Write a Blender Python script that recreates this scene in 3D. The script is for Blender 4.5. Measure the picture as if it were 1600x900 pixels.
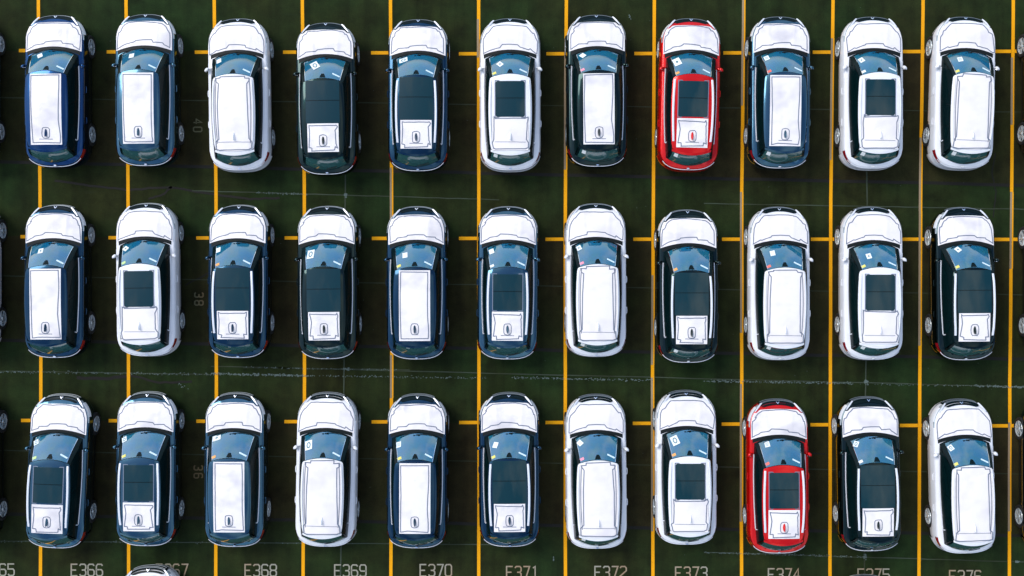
import bpy, bmesh, math, random
from mathutils import Vector
random.seed(7)
for o in list(bpy.data.objects):
    bpy.data.objects.remove(o)
scene = bpy.context.scene
C = scene.collection
R = math.radians

# ------------------------------------------------------------------ camera, sky, sun, exposure
CAM_H = 36.0
cam_d = bpy.data.cameras.new('camera')
cam = bpy.data.objects.new('camera', cam_d)
C.objects.link(cam)
cam.location = (0, 0, CAM_H)
cam.rotation_euler = (0, 0, 0)
cam_d.sensor_width = 36.0
cam_d.lens = 36.0 * CAM_H / 32.0
cam_d.clip_end = 3000
scene.camera = cam

SUN_EL, SUN_AZ = R(48), R(-52)          # azimuth measured clockwise from +y
world = bpy.data.worlds.new('World')
scene.world = world
world.use_nodes = True
wn = world.node_tree.nodes
wl = world.node_tree.links
bg = wn['Background']
sky = wn.new('ShaderNodeTexSky')
sky.sky_type = 'NISHITA'
sky.sun_disc = False
sky.sun_elevation = SUN_EL
sky.sun_rotation = SUN_AZ
sky.air_density = 1.0
sky.dust_density = 1.2
sky.ozone_density = 1.5
# broken cloud all over the sky
w_tc = wn.new('ShaderNodeTexCoord')
w_no = wn.new('ShaderNodeTexNoise')
w_no.inputs['Scale'].default_value = 2.6
w_no.inputs['Detail'].default_value = 6
w_no.inputs['Roughness'].default_value = 0.55
wl.new(w_tc.outputs['Generated'], w_no.inputs['Vector'])
w_rp = wn.new('ShaderNodeValToRGB')
w_rp.color_ramp.elements[0].position = 0.46
w_rp.color_ramp.elements[1].position = 0.68
w_rp.color_ramp.elements[0].color = (0, 0, 0, 1)
w_rp.color_ramp.elements[1].color = (0.8, 0.8, 0.8, 1)
wl.new(w_no.outputs[0], w_rp.inputs[0])
w_mx = wn.new('ShaderNodeMix')
w_mx.data_type = 'RGBA'
wl.new(w_rp.outputs[0], w_mx.inputs[0])
wl.new(sky.outputs[0], w_mx.inputs[6])
w_mx.inputs[7].default_value = (6.2, 6.0, 5.6, 1)
wl.new(w_mx.outputs[2], bg.inputs[0])
bg.inputs[1].default_value = 0.15

sun_d = bpy.data.lights.new('sun', 'SUN')
sun_d.energy = 1.15
sun_d.angle = R(28)
sun_d.color = (1.0, 0.96, 0.9)
sun = bpy.data.objects.new('sun', sun_d)
C.objects.link(sun)
sd = Vector((math.sin(SUN_AZ) * math.cos(SUN_EL), math.cos(SUN_AZ) * math.cos(SUN_EL), math.sin(SUN_EL)))
sun.rotation_euler = sd.to_track_quat('Z', 'Y').to_euler()
sun.location = (0, 0, 60)

scene.view_settings.view_transform = 'Standard'
scene.view_settings.look = 'None'
scene.view_settings.gamma = 1.0
scene.view_settings.use_curve_mapping = False
scene.view_settings.exposure = 0.66

PX = 50.0
def gx(px, z=0.0): return (px - 800.0) / PX * (CAM_H - z) / CAM_H
def gy(py, z=0.0): return (450.0 - py) / PX * (CAM_H - z) / CAM_H

# ------------------------------------------------------------------ materials
def new_mat(name):
    m = bpy.data.materials.new(name)
    m.use_nodes = True
    return m, m.node_tree.nodes, m.node_tree.links, m.node_tree.nodes['Principled BSDF']

def plain(name, col, rough=0.5, metal=0.0, spec=0.5, coat=0.0):
    m, n, l, b = new_mat(name)
    b.inputs['Base Color'].default_value = (*col, 1)
    b.inputs['Roughness'].default_value = rough
    b.inputs['Metallic'].default_value = metal
    b.inputs['Specular IOR Level'].default_value = spec
    b.inputs['Coat Weight'].default_value = coat
    b.inputs['Coat Roughness'].default_value = 0.04
    return m

def noise(n, l, scale, detail=4.0, rough=0.55, vec=None):
    t = n.new('ShaderNodeTexNoise')
    t.inputs['Scale'].default_value = scale
    t.inputs['Detail'].default_value = detail
    t.inputs['Roughness'].default_value = rough
    if vec is None:
        tc = n.new('ShaderNodeTexCoord')
        vec = tc.outputs['Object']
    l.new(vec, t.inputs['Vector'])
    return t

def ramp(n, l, src, stops):
    r = n.new('ShaderNodeValToRGB')
    e = r.color_ramp.elements
    e[0].position, e[0].color = stops[0][0], (*stops[0][1], 1)
    e[1].position, e[1].color = stops[1][0], (*stops[1][1], 1)
    for p, c in stops[2:]:
        k = e.new(p)
        k.color = (*c, 1)
    l.new(src, r.inputs[0])
    return r

def mixc(n, l, fac, a, b, mode='MIX'):
    m = n.new('ShaderNodeMix')
    m.data_type = 'RGBA'
    m.blend_type = mode
    for s, v in ((m.inputs[0], fac), (m.inputs[6], a), (m.inputs[7], b)):
        if isinstance(v, (int, float)):
            s.default_value = v
        elif isinstance(v, tuple):
            s.default_value = (*v, 1)
        else:
            l.new(v, s)
    return m.outputs[2]

def paint(name, col, metal=0.0, rough=0.35, spec=0.2, coat=0.55):
    m, n, l, b = new_mat(name)
    t = noise(n, l, 3.0, 5)
    c = mixc(n, l, ramp(n, l, t.outputs[0], [(0.35, (0, 0, 0)), (0.75, (1, 1, 1))]).outputs[0],
             col, tuple(min(1, x * 1.08 + 0.002) for x in col))
    l.new(c, b.inputs['Base Color'])
    b.inputs['Roughness'].default_value = rough
    b.inputs['Metallic'].default_value = metal
    b.inputs['Specular IOR Level'].default_value = spec
    b.inputs['Coat Weight'].default_value = coat
    b.inputs['Coat Roughness'].default_value = 0.03
    return m

PAINT = {
    'white': paint('white_paint', (0.78, 0.79, 0.81)),
    'black': paint('black_paint', (0.0006, 0.016, 0.0165), 0.95, 0.13),
    'navy': paint('navy_paint', (0.0004, 0.036, 0.078), 0.95, 0.13),
    'blue': paint('blue_paint', (0.0006, 0.042, 0.135), 0.95, 0.13),
    'slate': paint('slate_paint', (0.032, 0.100, 0.155), 0.95, 0.13),
    'red': paint('red_paint', (0.64, 0.0012, 0.001), 0.38, 0.18),
}

def make_film(name, dark):
    m, n, l, b = new_mat(name)
    oi = n.new('ShaderNodeObjectInfo')
    tc = n.new('ShaderNodeTexCoord')
    add = n.new('ShaderNodeVectorMath')
    add.operation = 'ADD'
    sc = n.new('ShaderNodeVectorMath')
    sc.operation = 'SCALE'
    sc.inputs[3].default_value = 37.0
    cmb = n.new('ShaderNodeCombineXYZ')
    l.new(oi.outputs['Random'], cmb.inputs[0])
    l.new(oi.outputs['Random'], cmb.inputs[1])
    l.new(cmb.outputs[0], sc.inputs[0])
    l.new(tc.outputs['Object'], add.inputs[0])
    l.new(sc.outputs[0], add.inputs[1])
    mp = n.new('ShaderNodeMapping')
    mp.inputs['Scale'].default_value = (1.0, 1.2, 1.0)
    l.new(add.outputs[0], mp.inputs[0])
    t = noise(n, l, 1.5, 2, 0.5, mp.outputs[0])
    r = ramp(n, l, t.outputs[0], [(0.28, dark), (0.52, (0.86, 0.82, 0.80))])
    l.new(r.outputs[0], b.inputs['Base Color'])
    b.inputs['Roughness'].default_value = 0.42
    w = noise(n, l, 3.2, 5, 0.6, mp.outputs[0])
    bp = n.new('ShaderNodeBump')
    bp.inputs['Strength'].default_value = 0.35
    bp.inputs['Distance'].default_value = 0.05
    l.new(w.outputs[0], bp.inputs['Height'])
    l.new(bp.outputs[0], b.inputs['Normal'])
    return m
M = {}
M['film'] = make_film('white_film', (0.66, 0.63, 0.64))
M['film_clean'] = make_film('clean_white_film', (0.76, 0.72, 0.72))
M['thin_line'] = plain('contour_grey', (0.14, 0.17, 0.23), 0.5)  # grey of added film contours, cut-outs, gaskets and roof ditches
M['glass_dark'] = plain('dark_glass', (0.001, 0.009, 0.010), 0.22, 0, 0.08, 0.0)
M['roof_glass'] = plain('roof_glass', (0.0005, 0.026, 0.034), 0.04, 0, 0.45, 0.15)
M['black_gloss'] = plain('black_gloss', (0.001, 0.008, 0.009), 0.25, 0, 0.15, 0.0)
M['black_plastic'] = plain('black_plastic', (0.004, 0.008, 0.008), 0.5, 0, 0.25)
M['rubber'] = plain('rubber', (0.008, 0.009, 0.009), 0.8)
M['alloy'] = plain('alloy', (0.60, 0.66, 0.68), 0.25, 0.35)
M['chrome'] = plain('chrome', (0.8, 0.85, 0.9), 0.12, 1.0)
M['grey_satin'] = plain('grey_satin', (0.16, 0.19, 0.21), 0.4, 0.2)
M['rail'] = plain('silver_rail', (0.80, 0.82, 0.86), 0.3, 0.2)
M['lamp'] = plain('lamp_lens', (0.45, 0.52, 0.56), 0.06, 0.3, 0.7, 1.0)
M['lamp_bright'] = plain('lamp_reflector', (0.9, 0.92, 0.95), 0.2, 0.1, 0.5, 0.5)
M['tail'] = plain('tail_lens', (0.25, 0.003, 0.008), 0.08, 0, 0.6, 1.0)
M['trim_dark'] = plain('dash_plastic', (0.02, 0.03, 0.033), 0.7)
M['paper'] = plain('paper_white', (0.80, 0.86, 0.86), 0.7)
M['ink'] = plain('paper_ink', (0.10, 0.20, 0.24), 0.7)
M['stick_yellow'] = plain('sticker_yellow', (0.75, 0.68, 0.15), 0.6)
M['stick_red'] = plain('sticker_red', (0.80, 0.16, 0.12), 0.6)
M['stick_orange'] = plain('sticker_orange', (0.80, 0.38, 0.10), 0.6)
M['stick_pink'] = plain('sticker_pink', (0.85, 0.30, 0.40), 0.6)
M['stick_green'] = plain('sticker_green', (0.55, 0.75, 0.30), 0.6)
M['stick_white'] = plain('sticker_white', (0.80, 0.82, 0.78), 0.6)
M['card'] = plain('visor_card', (0.66, 0.82, 0.88), 0.4)

def make_windshield():
    m, n, l, b = new_mat('windshield_glass')
    out = n['Material Output']
    b.inputs['Base Color'].default_value = (0.035, 0.2, 0.3, 1)
    b.inputs['Roughness'].default_value = 0.05
    b.inputs['Specular IOR Level'].default_value = 1.0
    b.inputs['Coat Weight'].default_value = 1.0
    b.inputs['Coat IOR'].default_value = 2.15
    b.inputs['Coat Roughness'].default_value = 0.02
    t = noise(n, l, 2.2, 5, 0.6)
    c = mixc(n, l, ramp(n, l, t.outputs[0], [(0.4, (0, 0, 0)), (0.7, (1, 1, 1))]).outputs[0],
             (0.002, 0.19, 0.40), (0.018, 0.22, 0.30))
    l.new(c, b.inputs['Base Color'])
    tr = n.new('ShaderNodeBsdfTransparent')
    tr.inputs[0].default_value = (0.50, 0.80, 0.84, 1)
    mx = n.new('ShaderNodeMixShader')
    mx.inputs[0].default_value = 0.62
    l.new(tr.outputs[0], mx.inputs[1])
    l.new(b.outputs[0], mx.inputs[2])
    l.new(mx.outputs[0], out.inputs[0])
    return m
M['windshield'] = make_windshield()

def make_asphalt(name, ca, cb):
    m, n, l, b = new_mat(name)
    tc = n.new('ShaderNodeTexCoord')
    v = tc.outputs['Object']
    big = noise(n, l, 0.22, 5, 0.55, v)
    mid = noise(n, l, 1.6, 6, 0.65, v)
    fine = noise(n, l, 28.0, 4, 0.7, v)
    c1 = mixc(n, l, ramp(n, l, big.outputs[0], [(0.38, (0, 0, 0)), (0.62, (1, 1, 1))]).outputs[0],
              ca, cb)
    c2 = mixc(n, l, ramp(n, l, mid.outputs[0], [(0.35, (0.55, 0.55, 0.55)), (0.7, (1.35, 1.35, 1.35))]).outputs[0], c1, c1)
    mul = mixc(n, l, 1.0, c1, ramp(n, l, mid.outputs[0], [(0.3, (0.50, 0.48, 0.46)), (0.7, (1.1, 1.1, 1.1))]).outputs[0], 'MULTIPLY')
    mul2 = mixc(n, l, 1.0, mul, ramp(n, l, fine.outputs[0], [(0.3, (0.60, 0.60, 0.60)), (0.75, (1.15, 1.15, 1.15))]).outputs[0], 'MULTIPLY')
    # oil drips where engines stand, worn pale wisps
    mp = n.new('ShaderNodeMapping')
    mp.inputs['Scale'].default_value = (0.25, 2.2, 1)
    l.new(v, mp.inputs[0])
    wisp = noise(n, l, 1.3, 6, 0.7, mp.outputs[0])
    wr = ramp(n, l, wisp.outputs[0], [(0.66, (0, 0, 0)), (0.82, (0.35, 0.35, 0.35))])
    c3 = mixc(n, l, wr.outputs[0], mul2, (0.035, 0.055, 0.045))
    spot = noise(n, l, 0.9, 4, 0.5, v)
    sr = ramp(n, l, spot.outputs[0], [(0.28, (0.62, 0.62, 0.62)), (0.40, (1, 1, 1))])
    c3 = mixc(n, l, 1.0, c3, sr.outputs[0], 'MULTIPLY')
    mp2 = n.new('ShaderNodeMapping')
    mp2.inputs['Scale'].default_value = (2.6, 0.10, 1)
    l.new(v, mp2.inputs[0])
    trk = noise(n, l, 1.0, 3, 0.5, mp2.outputs[0])
    tr2 = ramp(n, l, trk.outputs[0], [(0.36, (0.72, 0.72, 0.72)), (0.55, (1, 1, 1))])
    c3 = mixc(n, l, 1.0, c3, tr2.outputs[0], 'MULTIPLY')
    l.new(c3, b.inputs['Base Color'])
    b.inputs['Roughness'].default_value = 0.88
    b.inputs['Specular IOR Level'].default_value = 0.15
    bp = n.new('ShaderNodeBump')
    bp.inputs['Strength'].default_value = 0.35
    bp.inputs['Distance'].default_value = 0.01
    l.new(fine.outputs[0], bp.inputs['Height'])
    l.new(bp.outputs[0], b.inputs['Normal'])
    return m
M['asphalt'] = make_asphalt('asphalt', (0.0265, 0.0335, 0.0080), (0.0185, 0.0420, 0.0100))
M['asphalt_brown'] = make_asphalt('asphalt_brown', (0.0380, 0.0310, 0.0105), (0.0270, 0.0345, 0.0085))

def make_line(name, ca, cb, cdark, lo, hi):
    m, n, l, b = new_mat(name)
    tc = n.new('ShaderNodeTexCoord')
    v = tc.outputs['Object']
    mp = n.new('ShaderNodeMapping')
    mp.inputs['Scale'].default_value = (0.6, 0.33, 1)
    mp.inputs['Location'].default_value = (3.7, 1.2, 0)
    l.new(v, mp.inputs[0])
    a = noise(n, l, 1.0, 2, 0.5, mp.outputs[0])
    fade = ramp(n, l, a.outputs[0], [(lo, (0, 0, 0)), (hi, (1, 1, 1))])
    f = noise(n, l, 22.0, 5, 0.75, v)
    wear = ramp(n, l, f.outputs[0], [(0.56, (0, 0, 0)), (0.74, (0.8, 0.8, 0.8))])
    c = mixc(n, l, fade.outputs[0], ca, cb)
    c = mixc(n, l, wear.outputs[0], c, cdark)
    l.new(c, b.inputs['Base Color'])
    b.inputs['Roughness'].default_value = 0.75
    b.inputs['Specular IOR Level'].default_value = 0.2
    return m
M['yellow'] = make_line('yellow_road_paint', (0.88, 0.385, 0.002), (0.84, 0.36, 0.004), (0.40, 0.18, 0.01), 0.56, 0.66)
M['beige'] = make_line('faded_road_paint', (0.36, 0.27, 0.16), (0.28, 0.21, 0.13), (0.14, 0.11, 0.06), 0.4, 0.6)
M['number'] = make_line('number_road_paint', (0.32, 0.31, 0.24), (0.32, 0.23, 0.14), (0.04, 0.05, 0.03), 0.5, 0.62)
M['number_faint'] = make_line('worn_number_paint', (0.10, 0.10, 0.055), (0.14, 0.095, 0.045), (0.04, 0.045, 0.02), 0.45, 0.6)
M['joint_light'] = make_line('pale_joint', (0.048, 0.066, 0.044), (0.030, 0.040, 0.020), (0.026, 0.030, 0.014), 0.45, 0.6)
M['joint_faint'] = make_line('faint_joint', (0.036, 0.046, 0.026), (0.028, 0.036, 0.017), (0.026, 0.030, 0.014), 0.45, 0.6)
M['speck'] = plain('pale_grit', (0.10, 0.14, 0.125), 0.8)
M['tar'] = plain('tar', (0.0090, 0.0090, 0.0060), 0.7, 0, 0.25)

# ------------------------------------------------------------------ mesh helpers
def finish(bm, name, mats, smooth=True, angle=38):
    bmesh.ops.remove_doubles(bm, verts=bm.verts, dist=1e-5)
    bmesh.ops.recalc_face_normals(bm, faces=bm.faces)
    me = bpy.data.meshes.new(name)
    bm.to_mesh(me)
    bm.free()
    for m in (mats if isinstance(mats, (list, tuple)) else [mats]):
        me.materials.append(m)
    if smooth:
        me.polygons.foreach_set('use_smooth', [True] * len(me.polygons))
        me.set_sharp_from_angle(angle=R(angle))
    return me

def grid_patch(bm, f, nu, nv, skirt=None, mat=0):
    """f(u,v)->(x,y,z) for u,v in 0..1; skirt = vector added to the border for thickness"""
    V = [[bm.verts.new(f(i / nu, j / nv)) for j in range(nv + 1)] for i in range(nu + 1)]
    for i in range(nu):
        for j in range(nv):
            fc = bm.faces.new((V[i][j], V[i + 1][j], V[i + 1][j + 1], V[i][j + 1]))
            fc.material_index = mat
    if skirt is not None:
        ring = [V[i][0] for i in range(nu + 1)] + [V[nu][j] for j in range(1, nv + 1)] + \
               [V[i][nv] for i in range(nu - 1, -1, -1)] + [V[0][j] for j in range(nv - 1, 0, -1)]
        s = Vector(skirt)
        low = [bm.verts.new(v.co + s) for v in ring]
        k = len(ring)
        for i in range(k):
            fc = bm.faces.new((ring[i], low[i], low[(i + 1) % k], ring[(i + 1) % k]))
            fc.material_index = mat
    return bm

def ribbon(bm, pts, width, zf, closed=True, thick=0.004, mat=0):
    """flat ribbon along 2D pts, laid on surface zf(x,y), with a little thickness"""
    n = len(pts)
    L, Rr = [], []
    for i in range(n):
        a = Vector(pts[(i - 1) % n]) if (closed or i > 0) else Vector(pts[i])
        b = Vector(pts[(i + 1) % n]) if (closed or i < n - 1) else Vector(pts[i])
        p = Vector(pts[i])
        d1 = (p - a)
        d2 = (b - p)
        if d1.length < 1e-9: d1 = d2
        if d2.length < 1e-9: d2 = d1
        d = (d1.normalized() + d2.normalized())
        if d.length < 1e-6: d = d1
        d.normalize()
        nn = Vector((-d.y, d.x))
        c = max(0.55, nn.dot(Vector((-d1.y, d1.x)).normalized()))
        w = width / 2 / c
        L.append(p + nn * w)
        Rr.append(p - nn * w)
    rows = []
    for i in range(n):
        l_, r_ = L[i], Rr[i]
        rows.append((bm.verts.new((l_.x, l_.y, zf(l_.x, l_.y) - thick)), bm.verts.new((l_.x, l_.y, zf(l_.x, l_.y))),
                     bm.verts.new((r_.x, r_.y, zf(r_.x, r_.y))), bm.verts.new((r_.x, r_.y, zf(r_.x, r_.y) - thick))))
    for i in range(n if closed else n - 1):
        a, b = rows[i], rows[(i + 1) % n]
        for k in range(3):
            fc = bm.faces.new((a[k], a[k + 1], b[k + 1], b[k]))
            fc.material_index = mat
    return bm

def tube(bm, pts, r, seg=6, mat=0):
    rings = []
    n = len(pts)
    for i in range(n):
        p = Vector(pts[i])
        d = (Vector(pts[min(i + 1, n - 1)]) - Vector(pts[max(i - 1, 0)])).normalized()
        up = Vector((0, 0, 1)) if abs(d.z) < 0.9 else Vector((1, 0, 0))
        s = d.cross(up).normalized()
        t = s.cross(d)
        rings.append([bm.verts.new(p + s * r * math.cos(2 * math.pi * k / seg) + t * r * math.sin(2 * math.pi * k / seg)) for k in range(seg)])
    for i in range(n - 1):
        for k in range(seg):
            bm.faces.new((rings[i][k], rings[i][(k + 1) % seg], rings[i + 1][(k + 1) % seg], rings[i + 1][k]))
    bm.faces.new(rings[0][::-1])
    bm.faces.new(rings[-1])
    return bm

def rbox(bm, c, s, bev=0.01, rot=None):
    r = bmesh.ops.create_cube(bm, size=1.0)
    vs = r['verts']
    for v in vs:
        v.co = Vector((v.co.x * s[0], v.co.y * s[1], v.co.z * s[2]))
    es = list({e for v in vs for e in v.link_edges})
    g = bmesh.ops.bevel(bm, geom=es, offset=bev, segments=2, affect='EDGES', profile=0.5)
    allv = set(g['verts']) | {v for v in vs if v.is_valid}
    for v in allv:
        co = v.co
        if rot:
            co = rot @ co
        v.co = co + Vector(c)
    return bm

def smooth01(t):
    t = max(0.0, min(1.0, t))
    return t * t * (3 - 2 * t)

def lerp(a, b, t): return a + (b - a) * t

# ------------------------------------------------------------------ the setting
def tag(o, label=None, cat=None, group=None, kind=None):
    if label: o['label'] = label
    if cat: o['category'] = cat
    if group: o['group'] = group
    if kind: o['kind'] = kind

def link(name, me, parent=None):
    o = bpy.data.objects.new(name, me)
    C.objects.link(o)
    if parent is not None:
        o.parent = parent
    return o

bm = bmesh.new()
N = 24
S = 400.0
grid_patch(bm, lambda u, v: (lerp(-S, S, u), lerp(-S, S, v), 0.0), N, N)
ground = link('asphalt_ground', finish(bm, 'asphalt_ground', M['asphalt'], smooth=False))
tag(ground, 'dark green-black asphalt of the car park', 'asphalt', kind='structure')

# long stall lines: x (px) at y = 0, 300, 600, 900
LINES = [(60, 62.8, 64.2, 63.4), (197, 200.5, 201, 201), (334.7, 337.6, 338.2, 337), (472.3, 475.9, 475.9, 473.4),
         (610.3, 612, 612, 610.6), (748, 748, 748.5, 748), (885, 883.3, 883.2, 883.4), (1022.7, 1020.7, 1019.6, 1020),
         (1162, 1159, 1158.7, 1158.4), (1301.7, 1298.1, 1297.2, 1296.8), (1442.3, 1438.3, 1437, 1435.7), (1583, 1580.8, 1577.7, 1577)]
# stretches (px y) of each line where the yellow has worn to beige
FADED = {4: [(262, 345), (555, 622)], 5: [(30, 90)], 6: [(60, 265)], 7: [(430, 570), (590, 830)], 8: [(-20, 165), (300, 520), (600, 815)],
         9: [(60, 250)], 10: [(215, 330), (330, 540)], 11: [(90, 195), (300, 420), (660, 830)]}
def line_x(L, py):
    ys = (0, 300, 600, 900)
    if py <= 0: return L[0]
    if py >= 900: return L[3]
    k = min(2, int(py // 300))
    return lerp(L[k], L[k + 1], (py - ys[k]) / 300.0)
def flat(z): return lambda x, y: z
def stall_line(L, faded):
    cuts = [(-260, 1150, 'yellow')]
    segs, cur = [], -260
    for a, b in sorted(faded):
        if a > cur: segs.append((cur, a, 'yellow'))
        segs.append((a, b, 'beige'))
        cur = b
    segs.append((cur, 1150, 'yellow'))
    for a, b, m in segs:
        bmx = bmesh.new()
        k = max(2, int((b - a) / 60))
        pts = [(gx(line_x(L, lerp(a, b, i / k)) + random.uniform(-.25, .25)), gy(lerp(a, b, i / k))) for i in range(k + 1)]
        parts = [(0.0, 0.102, 'yellow')] if m == 'yellow' else [(-0.022, 0.064, 'beige'), (0.033, 0.042, 'yellow')]
        for off, wd, mm in parts:
            bmx = bmesh.new()
            ribbon(bmx, [(px + off, py) for px, py in pts], wd, flat(0.011), closed=False, thick=0.004)
            link('stall_line', finish(bmx, 'stall_line', M[mm], smooth=False), ground)
for i, L in enumerate(LINES):
    stall_line(L, FADED.get(i, []))
stall_line((-77, -76, -75, -76), [])
stall_line((1724, 1722, 1719, 1718), [])
# cross marks on every line
CROSS = {0: [79, 81, 81.5, 81.5, 82.5, 84, 84, 83.6, 82.6, 81.5, 80.5, 80.2],
         1: [369.7, 371.3, 371.7, 371.7, 372.4, 372.4, 373.7, 373.7, 373.7, 373.7, 373.7, 374],
         2: [656.8, 657.2, 658, 658.6, 659, 660, 660, 661.3, 662.5, 663.5, 664.6, 665.2]}
for r in CROSS:
    for i, py in enumerate(CROSS[r]):
        x = gx(line_x(LINES[i], py))
        y = gy(py)
        for s in (-1, 1):
            bmx = bmesh.new()
            ribbon(bmx, [(x + s * 0.058, y + s * 0.001), (x + s * 0.62, y + s * 0.003)], 0.105, flat(0.011), closed=False, thick=0.004)
            link('cross_mark', finish(bmx, 'cross_mark', M['yellow'], smooth=False), ground)

GLYPH = {
    '0': [[(0.2, 0), (0.8, 0), (1, .2), (1, 1.3), (.8, 1.5), (.2, 1.5), (0, 1.3), (0, .2), (0.2, 0)]],
    '1': [[(.2, 1.3), (.55, 1.5), (.55, 0)]],
    '2': [[(0, 1.3), (.2, 1.5), (.8, 1.5), (1, 1.3), (1, .95), (0, .25), (0, 0), (1, 0)]],
    '3': [[(0, 1.3), (.2, 1.5), (.8, 1.5), (1, 1.3), (1, .95), (.8, .75), (.35, .75)], [(.8, .75), (1, .55), (1, .2), (.8, 0), (.2, 0), (0, .2)]],
    '4': [[(.75, 0), (.75, 1.5), (0, .5), (1.05, .5)]],
    '5': [[(1, 1.5), (0, 1.5), (0, .85), (.8, .85), (1, .65), (1, .2), (.8, 0), (.2, 0), (0, .2)]],
    '6': [[(1, 1.3), (.8, 1.5), (.2, 1.5), (0, 1.3), (0, .2), (.2, 0), (.8, 0), (1, .2), (1, .6), (.8, .8), (0, .8)]],
    '7': [[(0, 1.5), (1, 1.5), (.4, 0)]],
    '8': [[(.2, .76), (0, .95), (0, 1.3), (.2, 1.5), (.8, 1.5), (1, 1.3), (1, .95), (.8, .76), (.2, .76)],
          [(.2, .74), (0, .55), (0, .2), (.2, 0), (.8, 0), (1, .2), (1, .55), (.8, .74)]],
    '9': [[(0, .2), (.2, 0), (.8, 0), (1, .2), (1, 1.3), (.8, 1.5), (.2, 1.5), (0, 1.3), (0, .9), (.2, .7), (1, .7)]],
    'E': [[(1, 1.5), (0, 1.5), (0, 0), (1, 0)], [(0, .75), (.8, .75)]],
}
def bay_number(text, cx, cy, h, pitch, mat, rot=0.0, sw=0.042):
    bmx = bmesh.new()
    s = h / 1.5
    w = s * 0.80
    x0 = -((len(text) - 1) * pitch + w) / 2
    z = 0.011
    ca, sa = math.cos(rot), math.sin(rot)
    for i, ch in enumerate(text):
        for st in GLYPH[ch]:
            P = []
            for (a, b) in st:
                px, py = x0 + i * pitch + a * w, b * s - h / 2
                P.append((cx + px * ca - py * sa, cy + px * sa + py * ca))
            z += 0.0006
            cl = (st[0] == st[-1])
            ribbon(bmx, P[:-1] if cl else P, sw, flat(z), closed=cl, thick=0.003)
    return link('bay_number', finish(bmx, 'bay_number', M[mat], smooth=False), ground)
for t, px, top in (('E365', -2, 881), ('E366', 136, 881.5), ('E367', 269, 881.5), ('E368', 407.5, 882), ('E369', 547.5, 882.5),
                   ('E370', 681, 882), ('E371', 816, 885), ('E372', 954, 885), ('E373', 1080, 886), ('E374', 1225, 888.5),
                   ('E375', 1365, 889), ('E376', 1508, 891.5)):
    bay_number(t, gx(px), gy(top + 9), 0.36, 0.262, 'number')
bay_number('40', gx(309), gy(196), 0.26, 0.25, 'number_faint', R(-90), 0.04)
bay_number('38', gx(311), gy(467), 0.26, 0.25, 'number_faint', R(-90), 0.04)
bay_number('36', gx(310), gy(737), 0.26, 0.25, 'number_faint', R(-90), 0.04)

def wobble(p0, p1, n, amp):
    out = []
    for i in range(n + 1):
        t = i / n
        out.append((gx(lerp(p0[0], p1[0], t) + random.uniform(-amp, amp) * .5), gy(lerp(p0[1], p1[1], t) + random.uniform(-amp, amp))))
    return out
def thin_line(name, p0, p1, w, mat, n=24, amp=0.5, z=0.007):
    bmx = bmesh.new()
    ribbon(bmx, wobble(p0, p1, n, amp), w, flat(z), closed=False, thick=0.002)
    return link(name, finish(bmx, name, M[mat], smooth=False), ground)
# dark tar seams behind each row
for p0, p1 in (((-60, 252), (1660, 291)), ((-60, 530), (1660, 562)), ((-60, 802), (1660, 838))):
    thin_line('tar_seam', p0, p1, 0.10, 'tar', 40, 0.7)
# pale pavement joints across the bays
for p0, p1 in (((-60, 152), (1660, 176)), ((-60, 430), (1660, 462)), ((-60, 702), (1660, 742)),
               ((300, 298), (780, 312)), ((1100, 318), (1660, 328)), ((-60, 845), (800, 851)), ((1100, 863), (1600, 878)),
               ((-60, 579), (330, 585)), ((330, 572), (1660, 606)), ((380, 574), (640, 578))):
    thin_line('pavement_joint', p0, p1, 0.03, 'joint_faint' if p0[1] in (152, 430, 702) else 'joint_light', 30, 0.4, 0.0075)
for p0, p1 in (((540, 255), (539, 345)), ((538, 545), (537, 625)), ((533, 845), (532, 905)), ((1354, 255), (1355, 330)),
               ((1353, 560), (1352, 630)), ((1350, 850), (1351, 905))):
    thin_line('pavement_joint', p0, p1, 0.04, 'joint_light', 10, 0.3, 0.0085)
# browner ground bands across the parking stalls, between the cross marks and the tar seams
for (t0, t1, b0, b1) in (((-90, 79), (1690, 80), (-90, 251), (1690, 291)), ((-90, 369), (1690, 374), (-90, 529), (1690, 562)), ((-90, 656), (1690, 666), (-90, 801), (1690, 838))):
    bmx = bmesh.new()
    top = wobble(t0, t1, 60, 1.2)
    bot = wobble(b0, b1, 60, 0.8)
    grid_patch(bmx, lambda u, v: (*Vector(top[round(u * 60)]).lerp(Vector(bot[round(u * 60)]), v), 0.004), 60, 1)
    link('brown_band', finish(bmx, 'brown_band', M['asphalt_brown'], smooth=False), ground)
# cracks
def crack(pts, w):
    bmx = bmesh.new()
    P = []
    for i in range(len(pts) - 1):
        for k in range(6):
            t = k / 6
            P.append((gx(lerp(pts[i][0], pts[i + 1][0], t) + random.uniform(-.8, .8)), gy(lerp(pts[i][1], pts[i + 1][1], t) + random.uniform(-.8, .8))))
    P.append((gx(pts[-1][0]), gy(pts[-1][1])))
    ribbon(bmx, P, w, flat(0.0068), closed=False, thick=0.002)
    link('crack', finish(bmx, 'crack', M['tar'], smooth=False), ground)
crack([(85, 282), (140, 290), (200, 297), (265, 292), (330, 303), (390, 311), (437, 309)], 0.07)
crack([(268, 292), (255, 304), (232, 311)], 0.06)
crack([(120, 590), (160, 592), (200, 588)], 0.10)
crack([(200, 585), (250, 598), (300, 596)], 0.07)
crack([(290, 445), (330, 425)], 0.05)
crack([(1555, 240), (1550, 270), (1556, 300), (1552, 340)], 0.04)
crack([(1290, 710), (1220, 706)], 0.04)
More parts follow.
